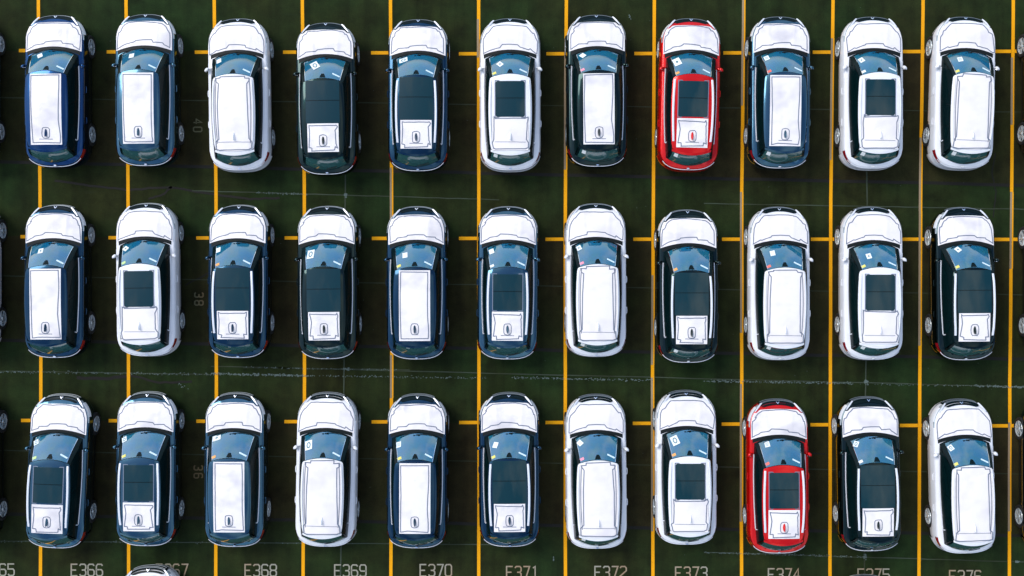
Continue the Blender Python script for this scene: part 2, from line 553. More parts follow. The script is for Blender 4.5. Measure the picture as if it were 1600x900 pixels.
# spalled pale grit along the joints
def grit(segs, name):
    bmx = bmesh.new()
    for (p0, p1, n, amp, smax) in segs:
        for _ in range(n):
            t = random.random()
            x = gx(lerp(p0[0], p1[0], t))
            y = gy(lerp(p0[1], p1[1], t) + random.gauss(0, amp))
            a = random.uniform(0.008, smax)
            b = random.uniform(0.008, smax * .7)
            th = random.uniform(0, 3.14)
            vs = []
            for k in range(5):
                q = th + k * 6.283 / 5
                vs.append((x + math.cos(q) * a * random.uniform(.6, 1), y + math.sin(q) * b * random.uniform(.6, 1)))
            top = [bmx.verts.new((vx, vy, 0.009 + 0.004 * random.random())) for vx, vy in vs]
            bot = [bmx.verts.new((vx, vy, 0.001)) for vx, vy in vs]
            bmx.faces.new(top)
            for k in range(5):
                bmx.faces.new((top[k], bot[k], bot[(k + 1) % 5], top[(k + 1) % 5]))
    o = link(name, finish(bmx, name, M['speck'], smooth=False))
    tag(o, 'pale grit and spalled chips scattered along the pavement joints', 'grit', kind='stuff')
grit([((0, 581), (330, 585), 180, 1.0, .03), ((330, 584), (480, 587), 260, .9, .04), ((380, 574), (620, 578), 90, .6, .03),
      ((480, 587), (760, 591), 160, .9, .03), ((800, 590), (1020, 594), 200, .9, .035), ((1100, 595), (1330, 599), 260, .9, .035),
      ((1330, 600), (1520, 603), 60, .8, .03), ((1520, 603), (1600, 605), 120, .9, .04), ((530, 576.5), (545, 576.5), 14, 1, .05),
      ((1350, 597), (1355, 597), 14, 1.2, .06), ((538, 304), (542, 304), 14, 1.2, .06), ((1100, 863), (1350, 870), 160, .8, .03),
      ((1350, 869), (1353, 869), 16, 1.6, .06), ((1585, 878), (1592, 878), 16, .8, .05), ((400, 301), (480, 304), 60, .7, .03),
      ((0, 846), (560, 849), 100, .8, .025), ((0, 0), (1600, 900), 0, 1, .02), ((40, 300), (1560, 300), 120, 300, .012),
      ((275, 600), (295, 606), 8, 1.5, .03), ((865, 870), (865, 876), 6, 1, .04), ((982, 22), (986, 30), 6, 1, .04)], 'pale_grit')

# ------------------------------------------------------------------ the car: shape functions (local y forward, metres)
HWID = 0.93
Y0F, AF, NF = 1.40, 0.94, 2.45
Y0R, AR, NR = -1.55, 0.79, 2.8
def halfw(y):
    if y > Y0F:
        t = min(1.0, (y - Y0F) / AF)
        return HWID * max(0.0, 1 - t ** NF) ** (1 / NF)
    if y < Y0R:
        t = min(1.0, (Y0R - y) / AR)
        return HWID * max(0.0, 1 - t ** NR) ** (1 / NR)
    return HWID
EK = [(-2.34, 0.96), (-2.1, 1.05), (-1.2, 1.035), (0.0, 1.0), (1.2, 0.985), (1.7, 0.955), (2.1, 0.89), (2.25, 0.84), (2.34, 0.79)]
def E(y):
    if y <= EK[0][0]: return EK[0][1]
    for i in range(len(EK) - 1):
        if y <= EK[i + 1][0]:
            return lerp(EK[i][1], EK[i + 1][1], (y - EK[i][0]) / (EK[i + 1][0] - EK[i][0]))
    return EK[-1][1]
def topz(x, y):
    cr = 0.065 * smooth01((2.27 - y) / 0.4) * smooth01((y + 2.3) / 0.3)
    z = E(y) + cr * (1 - min(1.0, abs(x) / 0.84) ** 2.2)
    ridge = math.exp(-((abs(x) - (0.36 + 0.05 * (y - 1.2))) / 0.05) ** 2) * 0.010 * smooth01((2.2 - y) / 0.2) * smooth01((y - 1.1) / 0.2)
    return z + ridge
PROF = [(None, 0.20, 0.13), (None, 0.26, 0.05), (None, 0.38, 0.050), (0.56, None, 0.016), (0.70, None, 0.0),
        (0.84, None, 0.020), (0.92, None, 0.028), (0.965, None, 0.045), (0.988, None, 0.065), (1.0, None, 0.095)]
def prof_at(k, y):
    fr, za, ins = PROF[k]
    return (za if za is not None else fr * E(y)), ins
def side_x(z, y):
    """half width of the flank at height z on the straight part"""
    prev = prof_at(0, y)
    for k in range(1, len(PROF)):
        cur = prof_at(k, y)
        if z <= cur[0]:
            t = (z - prev[0]) / max(1e-6, cur[0] - prev[0])
            return halfw(y) - lerp(prev[1], cur[1], t)
        prev = cur
    return halfw(y) - PROF[-1][2]
def outline():
    P = []
    nq = 14
    for i in range(nq + 1):
        th = math.pi / 2 * i / nq
        P.append((HWID * math.sin(th) ** (2 / NF), Y0F + AF * math.cos(th) ** (2 / NF) if i < nq else Y0F))
    ns = 18
    for i in range(1, ns):
        P.append((HWID, lerp(Y0F, Y0R, i / ns)))
    for i in range(nq + 1):
        th = math.pi / 2 * i / nq
        P.append((HWID * math.cos(th) ** (2 / NR) if i < nq else 0.0, Y0R - AR * math.sin(th) ** (2 / NR)))
    P = P + [(-x, y) for x, y in P[-2:0:-1]]
    return P
OUT = outline()
def onorm(i):
    a, b = Vector(OUT[i - 1]), Vector(OUT[(i + 1) % len(OUT)])
    d = (b - a).normalized()
    return Vector((-d.y, d.x))          # outward for clockwise
ON = [onorm(i) for i in range(len(OUT))]
if ON[20].x < 0: ON = [-v for v in ON]
def ring_pt(i, k, off=0.0):
    p = Vector(OUT[i % len(OUT)])
    n = ON[i % len(OUT)]
    z, ins = prof_at(k, p.y)
    q = p - n * (ins - off)
    return q.x, q.y, z
def surf_pt(fi, fk, off=0.0):
    i0, k0 = int(math.floor(fi)), min(int(math.floor(fk)), len(PROF) - 2)
    ti, tk = fi - i0, fk - k0
    a, b, c, d = (Vector(ring_pt(i0, k0, off)), Vector(ring_pt(i0 + 1, k0, off)), Vector(ring_pt(i0, k0 + 1, off)), Vector(ring_pt(i0 + 1, k0 + 1, off)))
    return lerp(lerp(a, b, ti), lerp(c, d, ti), tk)

AX_F, AX_R, WR = 1.43, -1.28, 0.355
def body_mesh():
    bm = bmesh.new()
    n = len(OUT)
    rings = []
    for k in range(len(PROF)):
        rings.append([bm.verts.new(ring_pt(i, k)) for i in range(n)])
    last = [Vector(v.co) for v in rings[-1]]
    for t in (0.12, 0.3, 0.5, 0.72, 0.9):
        row = []
        for p in last:
            ty = max(-1.5, min(1.5, p.y))
            x, y = lerp(p.x, 0, t), lerp(p.y, ty, t)
            row.append(bm.verts.new((x, y, topz(x, y) if t > 0.05 else p.z)))
        rings.append(row)
    for a, b in zip(rings[:-1], rings[1:]):
        for i in range(n):
            bm.faces.new((a[i], a[(i + 1) % n], b[(i + 1) % n], b[i]))
    bm.faces.new(rings[0][::-1])
    bm.faces.new(rings[-1])
    for f in bm.faces:
        zc = f.calc_center_median().z
        f.material_index = 1 if zc < 0.33 else 0
    bmesh.ops.recalc_face_normals(bm, faces=bm.faces)
    me = bpy.data.meshes.new('body_raw')
    bm.to_mesh(me)
    bm.free()
    me.materials.append(PAINT['white'])
    me.materials.append(M['black_plastic'])
    tmp = bpy.data.objects.new('tmp', me)
    C.objects.link(tmp)
    cb = bmesh.new()
    for ay in (AX_F, AX_R):
        for s in (-1, 1):
            r = bmesh.ops.create_cone(cb, cap_ends=True, segments=32, radius1=WR + 0.045, radius2=WR + 0.045, depth=0.34)
            for v in r['verts']:
                x, y, z = v.co
                v.co = Vector((z + s * 0.86, y + ay, x + WR))
    for f in cb.faces: f.material_index = 1
    cm = bpy.data.meshes.new('cut')
    cb.to_mesh(cm)
    cb.free()
    cm.materials.append(PAINT['white'])
    cm.materials.append(M['black_plastic'])
    co = bpy.data.objects.new('cut', cm)
    C.objects.link(co)
    md = tmp.modifiers.new('b', 'BOOLEAN')
    md.object = co
    md.operation = 'DIFFERENCE'
    md.solver = 'EXACT'
    dg = bpy.context.evaluated_depsgraph_get()
    out = bpy.data.meshes.new_from_object(tmp.evaluated_get(dg))
    bpy.data.objects.remove(tmp)
    bpy.data.objects.remove(co)
    out.name = 'body'
    out.polygons.foreach_set('use_smooth', [True] * len(out.polygons))
    out.set_sharp_from_angle(angle=R(34))
    return out

# greenhouse
def roofz(x, y):
    return 1.665 - 0.040 * (x / 0.62) ** 2 - 0.050 * ((y + 0.35) / 1.3) ** 2
def bez(a, b, c, t): return a * (1 - t) ** 2 + 2 * b * t * (1 - t) + c * t * t
def belt_front(u): return Vector((0.755 * u, 1.245 - 0.20 * u * u, topz(0.755 * u, 1.245 - 0.20 * u * u) - 0.005))
def roof_front(u):
    x, y = 0.605 * u, 0.455 - 0.12 * u * u
    return Vector((x, y, roofz(x, y) - 0.02))
def belt_side(v):
    x, y = bez(0.755, 0.825, 0.70, v), lerp(1.045, -1.99, v)
    return Vector((x, y, E(y) + 0.02))
def roof_side(v):
    x, y = bez(0.605, 0.69, 0.585, v), lerp(0.335, -1.76, v)
    return Vector((x, y, roofz(x, y) - 0.02))
def belt_rear(u):
    x, y = 0.70 * u, -1.99 - 0.225 * (1 - u * u)
    return Vector((x, y, E(y) + 0.02))
def roof_rear(u):
    x, y = 0.585 * u, -1.76 - 0.12 * (1 - u * u)
    return Vector((x, y, roofz(x, y) - 0.02))
def GF(u, t, off=0.0):
    p = lerp(belt_front(u), roof_front(u), t)
    b = 0.035 * math.sin(math.pi * t) + off
    return Vector((p.x, p.y + b * 0.55, p.z + b * 0.85))
def GS(v, t, s, off=0.0):
    p = lerp(belt_side(v), roof_side(v), t)
    b = 0.022 * math.sin(math.pi * t) + off
    return Vector((s * (p.x + b * 0.95), p.y, p.z + b * 0.25))
def GR(u, t, off=0.0):
    p = lerp(belt_rear(u), roof_rear(u), t)
    b = 0.03 * math.sin(math.pi * t) + off
    return Vector((p.x, p.y - b * 0.95, p.z + b * 0.3))

WS_U, WS_T0, WS_T1 = 0.845, 0.09, 0.965
def cabin_mesh():
    bm = bmesh.new()
    us = [-1, -WS_U] + [lerp(-WS_U, WS_U, i / 12) for i in range(1, 12)] + [WS_U, 1]
    ts = [0, WS_T0, 0.3, 0.5, 0.7, 0.85, WS_T1, 1]
    V = [[bm.verts.new(GF(u, t)) for t in ts] for u in us]
    for i in range(len(us) - 1):
        for j in range(len(ts) - 1):
            um, tm = (us[i] + us[i + 1]) / 2, (ts[j] + ts[j + 1]) / 2
            if abs(um) < WS_U and WS_T0 < tm < WS_T1:
                continue
            bm.faces.new((V[i][j], V[i + 1][j], V[i + 1][j + 1], V[i][j + 1]))
    for s in (-1, 1):
        grid_patch(bm, lambda a, b: GS(a, b, s), 20, 5)
    grid_patch(bm, lambda a, b: GR(a * 2 - 1, b), 12, 5)
    # roof lining so the shell is closed under the roof panel
    grid_patch(bm, lambda a, b: roof_lin(a, b), 8, 12)
    return finish(bm, 'cabin_frame', M['black_gloss'])
def rw(y):
    v = (0.335 - y) / 2.095
    v = max(0.0, min(1.0, v))
    return bez(0.605, 0.69, 0.585, v)
def roof_xy(a, b, grow=0.0):
    u = a * 2 - 1
    yf = 0.455 - 0.12 * u * u + grow
    yr = -1.76 - 0.12 * (1 - u * u) - grow * 1.6
    y = lerp(yf, yr, b)
    return u * (rw(y) + grow * 0.5), y, u
def roof_lin(a, b):
    x, y, u = roof_xy(a, b)
    return (x, y, roofz(x, y) - 0.05)
def roof_mesh():
    bm = bmesh.new()
    def f(a, b):
        # denser towards the rims
        a2 = 0.5 - 0.5 * math.cos(math.pi * a)
        x, y, u = roof_xy(a2, b, 0.012)
        z = roofz(x, y) - 0.030 * abs(u) ** 10 - 0.022 * smooth01((b - 0.93) / 0.07) - 0.012 * smooth01((0.05 - b) / 0.05)
        for rx in (0.53,):
            z -= 0.006 * math.exp(-((abs(x) - rx) / 0.018) ** 2)
        return (x, y, z + 0.004)
    grid_patch(bm, f, 24, 24, (0, 0, -0.035))
    return finish(bm, 'roof', PAINT['white'], angle=50)
def hood_uv(u, v, grow=0.0):
    """u -1..1, v 0 front .. 1 rear"""
    yf = 2.185 - 0.15 * abs(u) ** 2.5
    yr = 1.33 - 0.16 * u * u
    y = lerp(yf, yr, v)
    x = u * (min(halfw(y) - 0.115, 0.80))
    return x, y
def hood_mesh():
    bm = bmesh.new()
    def f(a, b):
        x, y = hood_uv(a * 2 - 1, b)
        return (x, y, topz(x, y) + 0.009)
    grid_patch(bm, f, 22, 10, (0, 0, -0.012))
    return finish(bm, 'hood', PAINT['white'])
def film_xy(u, v, big):
    au = abs(u)
    yf = (2.10 if big else 2.075) - 0.04 * u * u - (0.10 * smooth01((au - 0.72) / 0.10) if big else 0.085 * smooth01((au - 0.84) / 0.05))
    yr = 1.31 - 0.155 * u * u
    y = lerp(yf, yr, v)
    return u * min(halfw(y) - 0.075, 0.845), y
def hood_film_mesh(big):
    bm = bmesh.new()
    def f(a, b):
        x, y = film_xy(a * 2 - 1, b, big)
        return (x, y, topz(x, y) + 0.017)
    grid_patch(bm, f, 40, 12, (0, 0, -0.007))
    return finish(bm, 'hood_film', M['film_clean' if big else 'film'])
def jag(pts, sub=4, amp=0.006, closed=True):
    rnd = random.Random(11)
    out = []
    n = len(pts)
    for i in range(n if closed else n - 1):
        a, b = pts[i], pts[(i + 1) % n]
        for k in range(sub):
            t = k / sub
            out.append((lerp(a[0], b[0], t) + rnd.uniform(-amp, amp), lerp(a[1], b[1], t) + rnd.uniform(-amp, amp)))
    if not closed: out.append(pts[-1])
    return out
def hood_contour_mesh(big, seed):
    rnd = random.Random(seed)
    e = 0.93
    j = lambda s=0.028: rnd.uniform(-s, s)
    if big:
        uv = [(-.97 , .95), (-.96, .45), (-.92, .30), (-.90, .20), (-.84, .17), (-.80, .07), (-.70, .03), (-.3, .02), (.3, .02), (.70, .03), (.80, .08), (.84, .18),
              (.92, .22), (.93, .34), (.97, .48), (.97, .94), (.93, .95), (.72, .90), (.66, .93), (.36, .88), (.30, .80), (-.30, .80), (-.36, .88), (-.66, .92), (-.72, .90), (-.92, .95)]
    else:
        uv = [(-.95, .92), (-.95, .32), (-.86, .28), (-.86, .16), (-.78, .12), (-.74, .05), (-.3, .04), (.3, .04), (.74, .05), (.78, .15),
              (.88, .18), (.89, .32), (.95, .36), (.95, .93), (.74, .88), (.68, .83), (.36, .86), (.30, .79), (-.30, .79), (-.36, .86), (-.68, .84), (-.74, .89)]
    uv = [(a + j(), b + j()) for a, b in uv]
    uv = jag(uv, 4, 0.004)
    P = [film_xy(a, min(.97, max(.02, b)), big) for a, b in uv]
    bm = bmesh.new()
    ribbon(bm, P, 0.027, lambda x, y: topz(x, y) + 0.021)  # added contour strip imitating a sharpening halo, not a joint in the film
    return finish(bm, 'film_contour', M['thin_line'], smooth=False)
def roof_film_mesh(x0, x1, yf, yr, fit=False):
    bm = bmesh.new()
    def f(a, b):
        y = lerp(yf, yr, b)
        if fit:
            u = a * 2 - 1
            yy = y - 0.10 * u * u * (1 - b) + 0.08 * u * u * b
            x = u * (rw(yy) - 0.035)
            return (x, yy, roofz(x, yy) + 0.012 - 0.022 * abs(u) ** 12)
        x = lerp(x0, x1, a)
        return (x, y, roofz(x, y) + 0.013)
    grid_patch(bm, f, 14, 18, (0, 0, -0.008))
    return finish(bm, 'roof_film', M['film_clean' if fit or x1 > .5 else 'film'])
def roof_contour_mesh(kind, seed):
    rnd = random.Random(seed)
    bm = bmesh.new()
    zf = lambda x, y: roofz(x, y) + 0.019
    if kind == 'full':          # dark car, whole roof panel
        P = [(-.42, .31), (.40, .32), (.41, -.2), (.39, -1.0), (.42, -1.5), (.41, -1.68), (-.20, -1.67), (-.41, -1.68), (-.42, -.6)]
    elif kind == 'rear':
        P = [(-.41, -.94), (-.36, -.95), (.36, -.95), (.41, -.94), (.43, -1.0), (.38, -1.08), (.40, -1.50), (.42, -1.60), (.34, -1.60), (.33, -1.68), (-.33, -1.68), (-.34, -1.60), (-.41, -1.58), (-.38, -1.2)]
    elif kind == 'white_full':
        P = [(-.50, .33), (-.36, .34), (-.34, .40), (.34, .40), (.36, .34), (.50, .33), (.50, .24), (.44, .18), (.455, -.5), (.46, -1.48), (.54, -1.55), (.53, -1.77),
             (.44, -1.80), (-.44, -1.80), (-.53, -1.77), (-.54, -1.55), (-.46, -1.48), (-.455, -.5), (-.44, .18), (-.50, .24)]
    else:                       # white_rear
        P = [(-.50, -.82), (-.44, -.86), (.44, -.86), (.52, -.82), (.53, -.9), (.49, -1.0), (.49, -1.5), (.54, -1.58), (.52, -1.75), (.44, -1.78), (-.44, -1.78), (-.52, -1.75), (-.54, -1.58), (-.49, -1.5), (-.50, -1.0)]
    P = [(x + rnd.uniform(-.02, .02), y + rnd.uniform(-.02, .02)) for x, y in P]
    ribbon(bm, jag(P, 5, 0.003), 0.026, zf)  # halo contour added over the roof film as a thin strip
    if kind in ('white_full', 'white_rear'):
        ribbon(bm, jag([(-.46, -1.56), (.46, -1.57)], 6, .004, False), 0.012, zf, closed=False)
    return finish(bm, 'film_contour', M['thin_line'], smooth=False)
def fin_ring_mesh(seed):
    rnd = random.Random(seed)
    bm = bmesh.new()
    P = []
    for k in range(16):
        a = 2 * math.pi * k / 16
        c, s = math.cos(a), math.sin(a)
        P.append((0.115 * math.copysign(abs(c) ** .55, c) + rnd.uniform(-.006, .006), -1.39 + 0.165 * math.copysign(abs(s) ** .55, s) + rnd.uniform(-.008, .008)))
    ribbon(bm, P, 0.02, lambda x, y: roofz(x, y) + 0.0195)
    if rnd.random() < 0.5:
        ribbon(bm, [(-.2, -1.575), (.2, -1.58)], 0.018, lambda x, y: roofz(x, y) + 0.0195, closed=False)
    return finish(bm, 'film_cutout', M['thin_line'], smooth=False)
def fin_mesh():
    bm = bmesh.new()
    n = 12
    rings = []
    for k, (sc, h, sh) in enumerate(((1, 0, 0), (.92, .02, 0), (.55, .06, -.03), (.28, .095, -.065), (.1, .105, -.08))):
        row = []
        for i in range(n):
            a = 2 * math.pi * i / n
            x, y = 0.045 * sc * math.cos(a), 0.125 * (0.35 + .65 * sc) * math.sin(a) - 1.39 + sh
            row.append(bm.verts.new((x, y, roofz(0, -1.39) + 0.004 + h)))
        rings.append(row)
    for a, b in zip(rings[:-1], rings[1:]):
        for i in range(n):
            bm.faces.new((a[i], a[(i + 1) % n], b[(i + 1) % n], b[i]))
    bm.faces.new(rings[-1])
    return finish(bm, 'antenna_fin', PAINT['white'], angle=60)
def glass_roof_mesh(hx, yf, yr, corner):
    bm = bmesh.new()
    L = (yf - yr) / 2
    cy = (yf + yr) / 2
    def f(a, b):
        v = math.sin((b - .5) * math.pi)
        k = max(0.0, (abs(v) * L - (L - corner)) / corner)
        x = (a * 2 - 1) * (hx - corner * (1 - math.sqrt(max(0, 1 - k * k))))
        y = cy + v * L
        return (x, y, roofz(x, y) + 0.011)
    grid_patch(bm, f, 14, 22, (0, 0, -0.012))
    # dividing bar between the two panes
    return finish(bm, 'roof_glass', M['roof_glass'])
def roof_bar_mesh(hx, y):
    bm = bmesh.new()
    ribbon(bm, [(lerp(-hx, hx, i / 14) * .985, y) for i in range(15)], 0.016, lambda x, yy: roofz(x, yy) + 0.0165, closed=False)
    return finish(bm, 'pane_gap', M['black_gloss'], smooth=False)
def glass_border_mesh(hx, yf, yr):
    bm = bmesh.new()
    P = [(-hx, yf), (hx, yf), (hx, yr), (-hx, yr)]
    ribbon(bm, P, 0.024, lambda x, y: roofz(x, y) + 0.014)
    return finish(bm, 'glass_gasket', M['thin_line'], smooth=False)
def rail_mesh(s, wide):
    bm = bmesh.new()
    pts = []
    for i in range(17):
        y = lerp(0.30, -1.55, i / 16)
        x = s * (rw(y) - (0.052 if wide else 0.05))
        h = 0.030 * smooth01(min(i, 16 - i) / 2.0)
        pts.append((x, y, roofz(x, y) + h + 0.004))
    w = 0.030 if wide else 0.014
    secs = []
    for p in pts:
        secs.append([bm.verts.new((p[0] + dx, p[1], p[2] + dz)) for dx, dz in ((-w, -.02), (-w, .004), (-w * .6, .014), (w * .6, .014), (w, .004), (w, -.02))])
    for a, b in zip(secs[:-1], secs[1:]):
        for k in range(5):
            bm.faces.new((a[k], a[k + 1], b[k + 1], b[k]))
    bm.faces.new(secs[0]); bm.faces.new(secs[-1][::-1])
    return finish(bm, 'roof_rail', M['rail'], angle=30)
def ditch_mesh(s):
    bm = bmesh.new()
    P = [(s * (rw(y) - 0.115), y) for y in [lerp(0.33, -1.60, i / 16) for i in range(17)]]
    ribbon(bm, P, 0.02, lambda x, y: roofz(x, y) + 0.016, closed=False)
    return finish(bm, 'roof_ditch', M['thin_line'], smooth=False)
def windshield_mesh():
    bm = bmesh.new()
    grid_patch(bm, lambda a, b: GF(lerp(-WS_U, WS_U, a) * 1.01, lerp(WS_T0 - .01, WS_T1 + .005, b), 0.004), 16, 8)
    return finish(bm, 'windshield', M['windshield'])
def ws_trim_mesh(s):
    bm = bmesh.new()
    pts = [GF(s * WS_U * 1.0, lerp(WS_T0, WS_T1, i / 8), 0.006) for i in range(9)]
    tube(bm, pts, 0.010, 5)
    return finish(bm, 'windshield_trim', M['chrome'])
def rear_window_mesh():
    bm = bmesh.new()
    grid_patch(bm, lambda a, b: GR(lerp(-.90, .90, a), lerp(.06, .90, b), 0.005), 12, 5)
    return finish(bm, 'rear_window', M['rear_glass'])
def side_window_mesh(s, v0, v1, t0, t1a, t1b):
    bm = bmesh.new()
    grid_patch(bm, lambda a, b: GS(lerp(v0, v1, a), lerp(t0, lerp(t1a, t1b, a), b), s, 0.005), 8, 4)
    return finish(bm, 'side_window', M['glass_dark'])
def belt_trim_mesh(s):
    bm = bmesh.new()
    pts = [GS(lerp(0.10, 0.85, i / 14), 0.05, s, 0.010) for i in range(15)]
    pts += [GS(0.86, 0.12, s, 0.010), GS(0.86, 0.28, s, 0.010)]
    tube(bm, pts, 0.017, 5)
    return finish(bm, 'window_trim', M['rail'])
def cowl_mesh():
    bm = bmesh.new()
    def f(a, b):
        u = a * 2 - 1
        y = 1.335 - 0.17 * u * u - lerp(0, .12, b)
        x = u * 0.80
        return (x, y, topz(x, y) + 0.012 - .006 * b)
    grid_patch(bm, f, 20, 3, (0, 0, -0.02))
    return finish(bm, 'cowl', M['black_plastic'])
def wiper_mesh(s):
    bm = bmesh.new()
    if s < 0:
        pts = [GF(lerp(-.68, .05, i / 8), lerp(.13, .03, i / 8) , .02) for i in range(9)]
    else:
        pts = [GF(lerp(.0, .66, i / 8), lerp(.10, .035, i / 8) + .03, .02) for i in range(9)]
    tube(bm, pts, 0.010, 5)
    return finish(bm, 'wiper', M['rubber'])
def patch_on_body(name, i0, i1, k0, k1, off, mat, nu=10, nv=4, shape=None):
    bm = bmesh.new()
    def f(a, b):
        ka, kb = (k0, k1) if shape is None else shape(a)
        return surf_pt(lerp(i0, i1, a), lerp(ka, kb, b), off)
    grid_patch(bm, f, nu, nv)
    return finish(bm, name, mat)
NO = len(OUT)
def front_idx(x):
    """fractional outline index where the nose outline reaches |x|"""
    for i in range(14):
        if OUT[i + 1][0] >= x:
            return i + (x - OUT[i][0]) / (OUT[i + 1][0] - OUT[i][0])
    return 14
def mirror_idx(i): return NO - i
def rear_idx(x):
    base = 14 + 18
    for i in range(base, NO // 2):
        if OUT[i + 1][0] <= x:
            return i + (OUT[i][0] - x) / max(1e-6, OUT[i][0] - OUT[i + 1][0])
    return NO // 2
def grille_mesh():
    bm = bmesh.new()
    e = front_idx(0.56)
    def f(a, b):
        fi = lerp(-e, e, a)
        sgn = fi
        return surf_pt(fi % NO, lerp(3.0, 9.0, b), 0.006)
    grid_patch(bm, f, 16, 8)
    # top lip joining the hood
    def g(a, b):
        fi = lerp(-e, e, a) % NO
        p = surf_pt(fi, 9.0, 0.006)
        u = (a * 2 - 1) * 0.72
        q = Vector((*hood_uv(u, 0.0), 0))
        x, y = lerp(p.x, q.x, b), lerp(p.y, q.y + 0.01, b)
        return (x, y, max(topz(x, y) + 0.007, lerp(p.z, topz(x, y) + 0.008, min(1, b * 3))))
    grid_patch(bm, g, 16, 4)
    return finish(bm, 'grille', M['black_gloss'])
def grille_bar_mesh(k):
    bm = bmesh.new()
    e = front_idx(0.50)
    pts = [surf_pt(lerp(-e, e, i / 14) % NO, k, 0.014) for i in range(15)]
    tube(bm, pts, 0.011, 5)
    return finish(bm, 'grille_bar', M['grey_satin'])
def bumper_mesh():
    bm = bmesh.new()
    e = front_idx(0.86)
    grid_patch(bm, lambda a, b: surf_pt(lerp(-e, e, a) % NO, lerp(1.2, 2.9, b), 0.012 + .014 * math.sin(math.pi * b)), 24, 5)
    return finish(bm, 'front_bumper', PAINT['white'])
def rear_bumper_mesh():
    bm = bmesh.new()
    a0, a1 = rear_idx(0.90), NO - rear_idx(0.90)
    grid_patch(bm, lambda a, b: surf_pt(lerp(a0, a1, a), lerp(1.2, 4.2, b), 0.012 + .030 * math.sin(math.pi * b)), 24, 6)
    return finish(bm, 'rear_bumper', PAINT['white'])
def headlight_mesh(s):
    i0, i1 = front_idx(0.58), 13.2
    if s < 0: i0, i1 = NO - i0, NO - i1
    return patch_on_body('headlight', i0, i1, 5, 8, 0.008, M['lamp'], 12, 4, lambda a: (5.1 - .3 * a + 1.6 * a * a, 8.3 - .6 * a))
def lamp_core_mesh(s):
    i0, i1 = front_idx(0.68), front_idx(0.905)
    if s < 0: i0, i1 = NO - i0, NO - i1
    return patch_on_body('lamp_reflector', i0, i1, 4.7, 7.2, 0.013, M['lamp_bright'], 6, 3)
def light_slash_mesh(s):
    bm = bmesh.new()
    pts = []
    for i in range(9):
        t = i / 8
        x, y = s * lerp(0.49, 0.705, t), lerp(2.245, 1.985, t ** 1.15)
        pts.append((x, y, topz(x, y) + 0.016))
    secs = []
    for i, p in enumerate(pts):
        w = 0.027 * (0.5 + 0.5 * math.sin(math.pi * min(1, .15 + i / 9)))
        secs.append([bm.verts.new((p[0] + s * w * dx, p[1] + w * dy, p[2] - dz)) for dx, dy, dz in ((-.8, -.6, .015), (-.6, -.4, 0), (.6, .4, 0), (.8, .6, .015))])
    for a, b in zip(secs[:-1], secs[1:]):
        for k in range(3):
            bm.faces.new((a[k], a[k + 1], b[k + 1], b[k]))
    return finish(bm, 'headlight_trim', M['rail'], smooth=False)
def tail_mesh(s):
    i0, i1 = rear_idx(0.915), rear_idx(0.68)
    if s < 0: i0, i1 = NO - i0, NO - i1
    return patch_on_body('tail_light', i0, i1, 5, 7, 0.008, M['tail'], 10, 3, lambda a: (4.9 + .3 * a, 7.4 - .9 * a))
def rear_trim_mesh():
    bm = bmesh.new()
    a0 = rear_idx(0.80)
    a1 = NO - a0
    tube(bm, [surf_pt(lerp(a0, a1, i / 18), 6.2, 0.012) for i in range(19)], 0.012, 5)
    return finish(bm, 'tailgate_trim', M['rail'])
def emblem_mesh(front):
    bm = bmesh.new()
    if front:
        y = 2.255
        P = [(-.055, y + .03), (0, y - .035), (.055, y + .03), (.03, y + .03), (0, y - .005), (-.03, y + .03)]
        top = [bm.verts.new((x, yy, topz(x, yy) + 0.022)) for x, yy in P]
    else:
        p = surf_pt(NO // 2, 8.2, 0.02)
        P = [(p.x + 0.045 * math.cos(k * 1.0472), p.y + 0.022 * math.sin(k * 1.0472)) for k in range(6)]
        top = [bm.verts.new((x, yy, p.z + .03)) for x, yy in P]
    bot = [bm.verts.new(v.co - Vector((0, 0, .03))) for v in top]
    n = len(top)
    bm.faces.new(top)
    for k in range(n):
        bm.faces.new((top[k], bot[k], bot[(k + 1) % n], top[(k + 1) % n]))
    return finish(bm, 'emblem', M['chrome'], smooth=False)
def mirror_mesh(s):
    bm = bmesh.new()
    bmesh.ops.create_uvsphere(bm, u_segments=14, v_segments=9, radius=1.0)
    for v in bm.verts:
        x, y, z = v.co
        y2 = y if y > -0.45 else -0.45
        v.co = Vector((s * 0.905 + x * 0.075 , 0.70 + y2 * 0.075 - s * x * 0.02, 1.075 + z * 0.07))
    tube(bm, [(s * 0.80, 0.76, 1.02), (s * 0.84, 0.74, 1.03), (s * 0.88, 0.72, 1.05)], 0.022, 6)
    return finish(bm, 'wing_mirror', PAINT['white'], angle=50)
def mirror_glass_mesh(s):
    bm = bmesh.new()
    n = 10
    top = [bm.verts.new((s * 0.905 + 0.068 * math.cos(2 * math.pi * k / n), 0.664, 1.075 + 0.056 * math.sin(2 * math.pi * k / n))) for k in range(n)]
    bot = [bm.verts.new(v.co + Vector((0, .01, 0))) for v in top]
    bm.faces.new(top)
    for k in range(n):
        bm.faces.new((top[k], bot[k], bot[(k + 1) % n], top[(k + 1) % n]))
    return finish(bm, 'mirror_glass', M['chrome'], smooth=False)
def door_mesh(s, y0, y1, cut):
    bm = bmesh.new()
    def f(a, b):
        y = lerp(y0, y1, a)
        z0 = 0.36
        if cut:      # rear door bottom follows the wheel arch
            d = y - AX_R
            rr = WR + 0.09
            z0 = max(z0, WR + math.sqrt(max(0.0, rr * rr - d * d))) if abs(d) < rr else z0
        z = lerp(z0, E(y) * 0.955, b)
        return (s * (side_x(z, y) + 0.007), y, z)
    grid_patch(bm, f, 12, 9, (-s * 0.012, 0, 0))
    return finish(bm, 'door', PAINT['white'])
